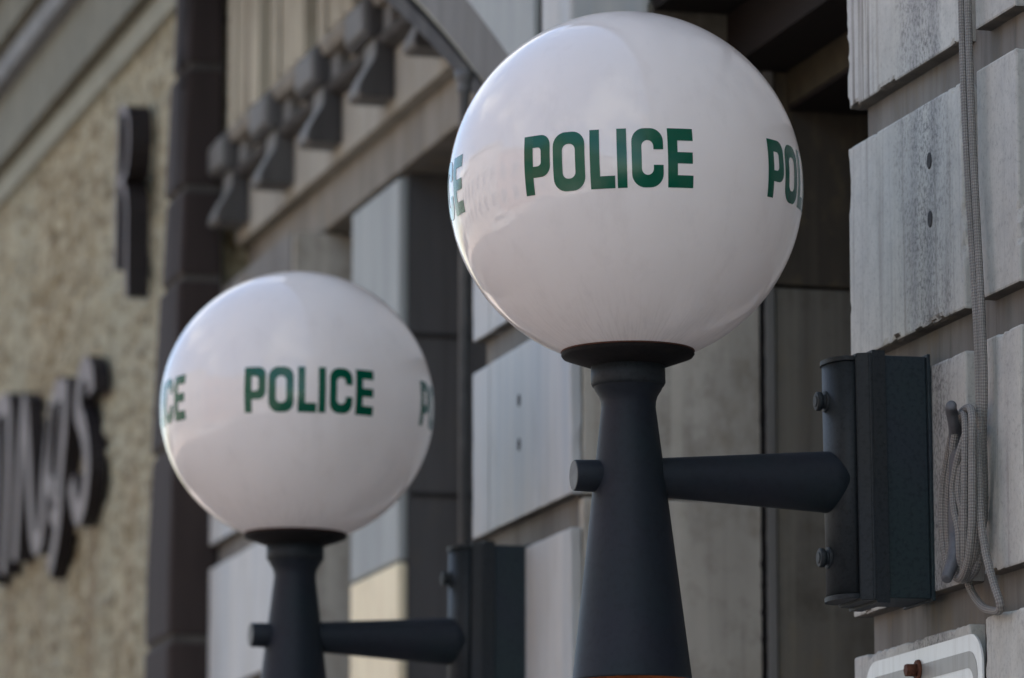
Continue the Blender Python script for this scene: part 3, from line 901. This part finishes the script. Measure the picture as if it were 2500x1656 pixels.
    # raised rib at the band's wall side
    add_box(bm, -0.0610, 0.0610, 0.0688, 0.0880, -0.1805, 0.1800)
    obj("box_band", bm, M['paint_band'], bx, (0, 0.09, 0))
    def nose(hw, d, n=20):
        return [(hw, 0.1090)] + [(hw * math.cos(math.pi * i / n), 0.1090 + 0.005 + (d - 0.005) * math.sin(math.pi * i / n)) for i in range(n + 1)] + [(-hw, 0.1090)]
    bm = bmesh.new(); prism_z(bm, nose(0.0458, 0.0295), -0.1655, 0.1655)
    for f in bm.faces: f.smooth = abs(f.normal.z) < 0.5
    obj("box_nose", bm, M['paint_band'], bx, (0, 0.14, 0))
    for z0, z1 in ((0.1665, 0.1730), (-0.1735, -0.1665)):
        bm = bmesh.new(); prism_z(bm, nose(0.0482, 0.0320), z0, z1)
        bmesh.ops.bevel(bm, geom=list(bm.edges), offset=0.001, segments=1, affect='EDGES')
        obj("end_plate", bm, M['paint_band'], bx, (0, 0.14, z0))
    for z in (0.113, -0.1115):
        bm = bmesh.new()
        rod_y(bm, [(0.0155, 0.132), (0.0155, 0.1400), (0.0145, 0.1410)], 0.0, z, 24)
        rod_y(bm, [(0.0105, 0.1410), (0.0100, 0.1450)], 0.0, z, 24, False)
        rod_y(bm, [(0.0128, 0.1450), (0.0138, 0.1462), (0.0138, 0.1515), (0.0120, 0.1530)], 0.0, z, 24)
        rod_y(bm, [(0.0085, 0.1530), (0.0075, 0.1545)], 0.0, z, 20, False)
        obj("bolt", bm, M['paint_band'], bx, (0, 0.14, z))
    return root, g
lamp, globe = make_lamp()
lamp2 = copy_tree(lamp)
lamp.location = LAMP
lamp.rotation_euler = (-0.010, 0, 0)
globe.rotation_euler = (-0.016, 0, 0)
lamp2.location = (8.750, -0.008, 2.5445)
lamp2.rotation_euler = (0.006, 0, 0)
tag(lamp2, "smaller out-of-focus white globe lamp lettered POLICE, further along the facade on the left", "lamp", "globe lamps on the piers")
for ch in lamp.children:          # the nearer bracket is clamped a little higher on its post
    if ch.name.startswith(("arm", "wall_box")): ch.location.z += 0.010
for ch in lamp2.children:
    if ch.name.startswith("globe"): ch.rotation_euler = (0, 0, math.radians(15.3))

# ------------------------------------------------------------------ rope, cleat and sign on the near pier
ROPE_A = [(6.3125, 0.022, 3.3218), (6.3086, 0.022, 3.203), (6.2993, 0.022, 3.0062), (6.2681, 0.022, 2.7293), (6.2641, 0.022, 2.6375), (6.2664, 0.02, 2.5863), (6.2736, 0.016, 2.5359), (6.2825, 0.012, 2.496), (6.2894, 0.012, 2.4454), (6.3039, 0.016, 2.3998), (6.3622, 0.014, 2.391), (6.4226, 0.01, 2.4115), (6.4411, 0.01, 2.443), (6.4435, 0.012, 2.4853), (6.4313, 0.014, 2.532), (6.4056, 0.016, 2.5705), (6.3775, 0.02, 2.5958), (6.3427, 0.022, 2.6179), (6.2847, 0.03, 2.6199), (6.2501, 0.038, 2.6018), (6.247, 0.04, 2.5519), (6.247, 0.041, 2.4904), (6.2539, 0.04, 2.4463), (6.2749, 0.038, 2.406), (6.3251, 0.03, 2.3894), (6.3964, 0.016, 2.4062), (6.4131, 0.014, 2.45), (6.4029, 0.018, 2.4904), (6.3803, 0.024, 2.5291), (6.3547, 0.028, 2.5673), (6.3325, 0.03, 2.6016), (6.3048, 0.03, 2.6142), (6.2869, 0.034, 2.5907), (6.286, 0.036, 2.541), (6.29, 0.036, 2.4756), (6.2987, 0.034, 2.4253), (6.3195, 0.028, 2.3991), (6.3476, 0.022, 2.3953), (6.3327, 0.028, 2.4192), (6.3316, 0.03, 2.4562), (6.3414, 0.032, 2.4863), (6.3423, 0.033, 2.5134), (6.3265, 0.034, 2.5424), (6.3109, 0.032, 2.5673), (6.3019, 0.024, 2.5933), (6.2755, 0.024, 2.5854), (6.2646, 0.026, 2.5549), (6.2629, 0.026, 2.5135), (6.2716, 0.024, 2.4634), (6.2942, 0.022, 2.4149), (6.3344, 0.02, 2.3887), (6.3507, 0.022, 2.405), (6.332, 0.026, 2.4522), (6.3207, 0.028, 2.4797), (6.3257, 0.03, 2.4989), (6.3266, 0.03, 2.5177), (6.3208, 0.028, 2.546), (6.3078, 0.022, 2.5817), (6.2793, 0.022, 2.5942), (6.2578, 0.028, 2.5621), (6.2523, 0.029, 2.5202), (6.2506, 0.029, 2.4811), (6.2478, 0.028, 2.4501), (6.2355, 0.026, 2.4079), (6.2205, 0.022, 2.3697), (6.2086, 0.018, 2.3422), (6.2217, 0.014, 2.3336), (6.2594, 0.01, 2.3373), (6.2987, 0.008, 2.3461), (6.3354, 0.008, 2.3665), (6.3432, 0.012, 2.3838), (6.334, 0.016, 2.4032), (6.3254, 0.016, 2.4394)]
ROPE_B = [(6.2942, 0.02, 3.3174), (6.2904, 0.02, 3.1989), (6.2801, 0.02, 3.0025), (6.2538, 0.02, 2.7271), (6.2563, 0.018, 2.6365), (6.2731, 0.014, 2.5875), (6.2823, 0.01, 2.5414), (6.2873, 0.008, 2.4968), (6.2964, 0.006, 2.465)]
bm = bmesh.new()
uv = bm.loops.layers.uv.new("UVMap")
tube(bm, smooth_path(ROPE_A, 6), 0.0057, 14, uv)
tube(bm, smooth_path(ROPE_B, 6), 0.0052, 14, uv)
o = obj("rope", bm, M['rope'], None, (6.30, 0.02, 2.5))
tag(o, "grey braided halyard rope hanging doubled down the pier and coiled round a cleat", "rope")

CL = thing("cleat", (6.354, 0.0, 2.51), "galvanised horn cleat bolted to the stone pier under the coiled rope", "cleat")
HORN = [(6.298, 0.050, 2.6245), (6.3112, 0.046, 2.6207), (6.3288, 0.035, 2.605), (6.3479, 0.026, 2.5893), (6.3581, 0.022, 2.547), (6.3646, 0.022, 2.4646), (6.3542, 0.026, 2.4425), (6.3437, 0.034, 2.4162), (6.3395, 0.044, 2.3938), (6.336, 0.047, 2.388)]
bm = bmesh.new()
tube(bm, smooth_path(HORN, 6), lambda t: 0.0072 + 0.0030 * math.sin(math.pi * min(1, max(0, t))) ** 1 - (0.004 if t in (0, 1) else 0), 16)
obj("horn", bm, M['cleat'], CL, (6.354, 0.02, 2.51))
bm = box_bm(6.345, 6.378, 0.0005, 0.020, 2.455, 2.56, 0.004)
obj("base", bm, M['cleat'], CL, (6.36, 0.01, 2.51))
for x, y, z in ((6.4228, 0.006, 2.5625), (6.4126, 0.006, 2.4772)):
    bm = bmesh.new()
    rod_y(bm, [(0.008, 0.0005), (0.008, 0.009), (0.0065, 0.0125), (0.003, 0.014)], x, z, 16)
    obj("bolt", bm, M['rust_dark'], CL, (x, 0, z))

def rrect(x0, x1, z0, z1, r, n=10):
    pts = []
    for cx_, cz_, a in ((x1 - r, z1 - r, 0), (x0 + r, z1 - r, 90), (x0 + r, z0 + r, 180), (x1 - r, z0 + r, 270)):
        for i in range(n + 1):
            t = math.radians(a + 90 * i / n)
            pts.append((cx_ + r * math.cos(t), cz_ + r * math.sin(t)))
    return pts
SG = thing("metal_sign", (6.555, 0.0, 2.0), "white enamelled sign with rounded corners and grey border line, rusty bolt at its top", "sign")
def plate(name, ring, y0, y1, mat, hole=None):
    bm = bmesh.new()
    A_ = [bm.verts.new((x, y1, z)) for x, z in ring]; B_ = [bm.verts.new((x, y0, z)) for x, z in ring]
    n = len(ring)
    for i in range(n): bm.faces.new((A_[i], A_[(i + 1) % n], B_[(i + 1) % n], B_[i]))
    if hole:
        C_ = [bm.verts.new((x, y1, z)) for x, z in hole]
        for i in range(n): bm.faces.new((A_[i], C_[i], C_[(i + 1) % n], A_[(i + 1) % n]))
    else:
        bm.faces.new(A_); bm.faces.new(list(reversed(B_)))
    bmesh.ops.recalc_face_normals(bm, faces=bm.faces)
    return obj(name, bm, mat, SG, (6.555, 0, 2.0))
plate("panel", rrect(6.318, 6.802, 1.72, 2.316, 0.045), 0.0008, 0.0038, M['sign'])
plate("border", rrect(6.336, 6.784, 1.738, 2.293, 0.034), 0.0039, 0.0043, M['sign_line'], rrect(6.351, 6.769, 1.753, 2.270, 0.024))
bm = bmesh.new()
rod_y(bm, [(0.0155, 0.0044), (0.015, 0.0075), (0.0125, 0.0085)], 6.572, 2.2855, 18)
rod_y(bm, [(0.0098, 0.0080), (0.0098, 0.0225), (0.0085, 0.0240)], 6.572, 2.2855, 6)
obj("bolt", bm, M['rust_dark'], SG, (6.572, 0.004, 2.2855))
bm = bmesh.new()
rod_y(bm, [(0.004, 0.0041), (0.004, 0.0046)], 6.571, 2.262, 12)
for v in bm.verts: v.co.z = 2.262 + (v.co.z - 2.262) * 7
obj("rust_run", bm, M['rust_run'], SG, (6.571, 0.004, 2.262))

# ------------------------------------------------------------------ across the street (mirrored in the globes)
def house(x0, x1, h, mat, lab, bays):
    t = thing("town_house", ((x0 + x1) / 2, 15.2, 0), lab, "building", "houses across the street")
    w = box("wall", x0 + 0.01, x1 - 0.01, 15.2, 22, 0, h, mat, t)
    box("roof", x0 - 0.05, x1 + 0.05 - 0.12, 14.95, 22.2, h + 0.003, h + 0.35, M['wall_up'], t)
    bw = (x1 - x0) / bays
    for i in range(bays):
        for zz in [1.0 + 3.1 * q for q in range(int((h - 0.8) / 3.1))]:
            xc = x0 + bw * (i + 0.5)
            f = box("window", xc - 0.65, xc + 0.65, 15.12, 15.199, zz, zz + 1.9, M['frame'], t)
            box("pane", xc - 0.55, xc + 0.55, 15.105, 15.119, zz + 0.1, zz + 1.8, M['glass'], f)
    return t
house(-26, -12, 8.0, M['brick_c'], "grey house across the street, far behind the camera", 5)
house(-12, 0, 9.6, M['brick_a'], "tall pale house across the street opposite the camera", 4)
house(0, 11, 7.6, M['brick_b'], "red brick house across the street opposite the lamps", 4)
house(11, 24, 8.8, M['brick_a'], "pale long house across the street beyond the brick one", 5)
house(24, 40, 7.8, M['brick_c'], "grey far house at the end of the street", 5)
def ground_car(x, y, mat, lab):
    t = thing("parked_car", (x, y, -0.15), lab, "car", "cars parked across the street")
    bm = bmesh.new()
    prof = [(-2.1, 0.35), (-2.1, 0.75), (-1.95, 0.92), (-1.05, 0.98), (-0.45, 1.42), (0.85, 1.45), (1.5, 1.02), (2.05, 0.95), (2.12, 0.6), (2.1, 0.32)]
    rows = []
    for wy in (-0.82, 0.82):
        rows.append([bm.verts.new((x + a, y + wy * (0.82 if b_ > 1.2 else 1.0), b_ - 0.15)) for a, b_ in prof])
    n = len(prof)
    for i in range(n): bm.faces.new((rows[0][i], rows[0][(i + 1) % n], rows[1][(i + 1) % n], rows[1][i]))
    bm.faces.new(rows[0]); bm.faces.new(list(reversed(rows[1])))
    bmesh.ops.recalc_face_normals(bm, faces=bm.faces)
    bmesh.ops.bevel(bm, geom=list(bm.edges), offset=0.05, segments=2, affect='EDGES')
    obj("body", bm, mat, t, (x, y, 0.2))
    for pts in ([(-0.95, 1.0), (-0.42, 1.36), (0.15, 1.38), (0.15, 1.0)], [(0.2, 1.0), (0.2, 1.38), (0.8, 1.38), (1.3, 1.03)]):
        for sgn in (-1, 1):
            bm = bmesh.new()
            bm.faces.new([bm.verts.new((x + a, y + sgn * (0.845 if b_ < 1.2 else 0.70), b_ - 0.15)) for a, b_ in pts])
            bmesh.ops.solidify(bm, geom=list(bm.faces), thickness=0.02)
            obj("window", bm, M['glass'], t, (x, y + sgn * 0.84, 0.9))
    for wx in (-1.3, 1.35):
        for sgn in (-1, 1):
            bm = bmesh.new()
            rod_y(bm, [(0.31, -0.1), (0.32, -0.08), (0.32, 0.08), (0.31, 0.1)], 0, 0, 24)
            bmesh.ops.translate(bm, verts=bm.verts, vec=(x + wx, y + sgn * 0.77, 0.17))
            wl = obj("wheel", bm, M['trim'], t, (x + wx, y + sgn * 0.77, 0.17))
            bm = bmesh.new(); rod_y(bm, [(0.19, 0.0), (0.17, sgn * 0.012)], 0, 0, 20)
            bmesh.ops.translate(bm, verts=bm.verts, vec=(x + wx, y + sgn * 0.875, 0.17))
            obj("rim", bm, M['car2'], wl, (x + wx, y + sgn * 0.875, 0.17))
ground_car(-2.5, 9.7, M['car'], "white saloon car parked across the street, left of the silver one")
ground_car(3.4, 9.6, M['car2'], "silver saloon car parked across the street opposite the lamps")
ground_car(9.5, 9.7, M['car'], "white saloon car parked furthest along the street")
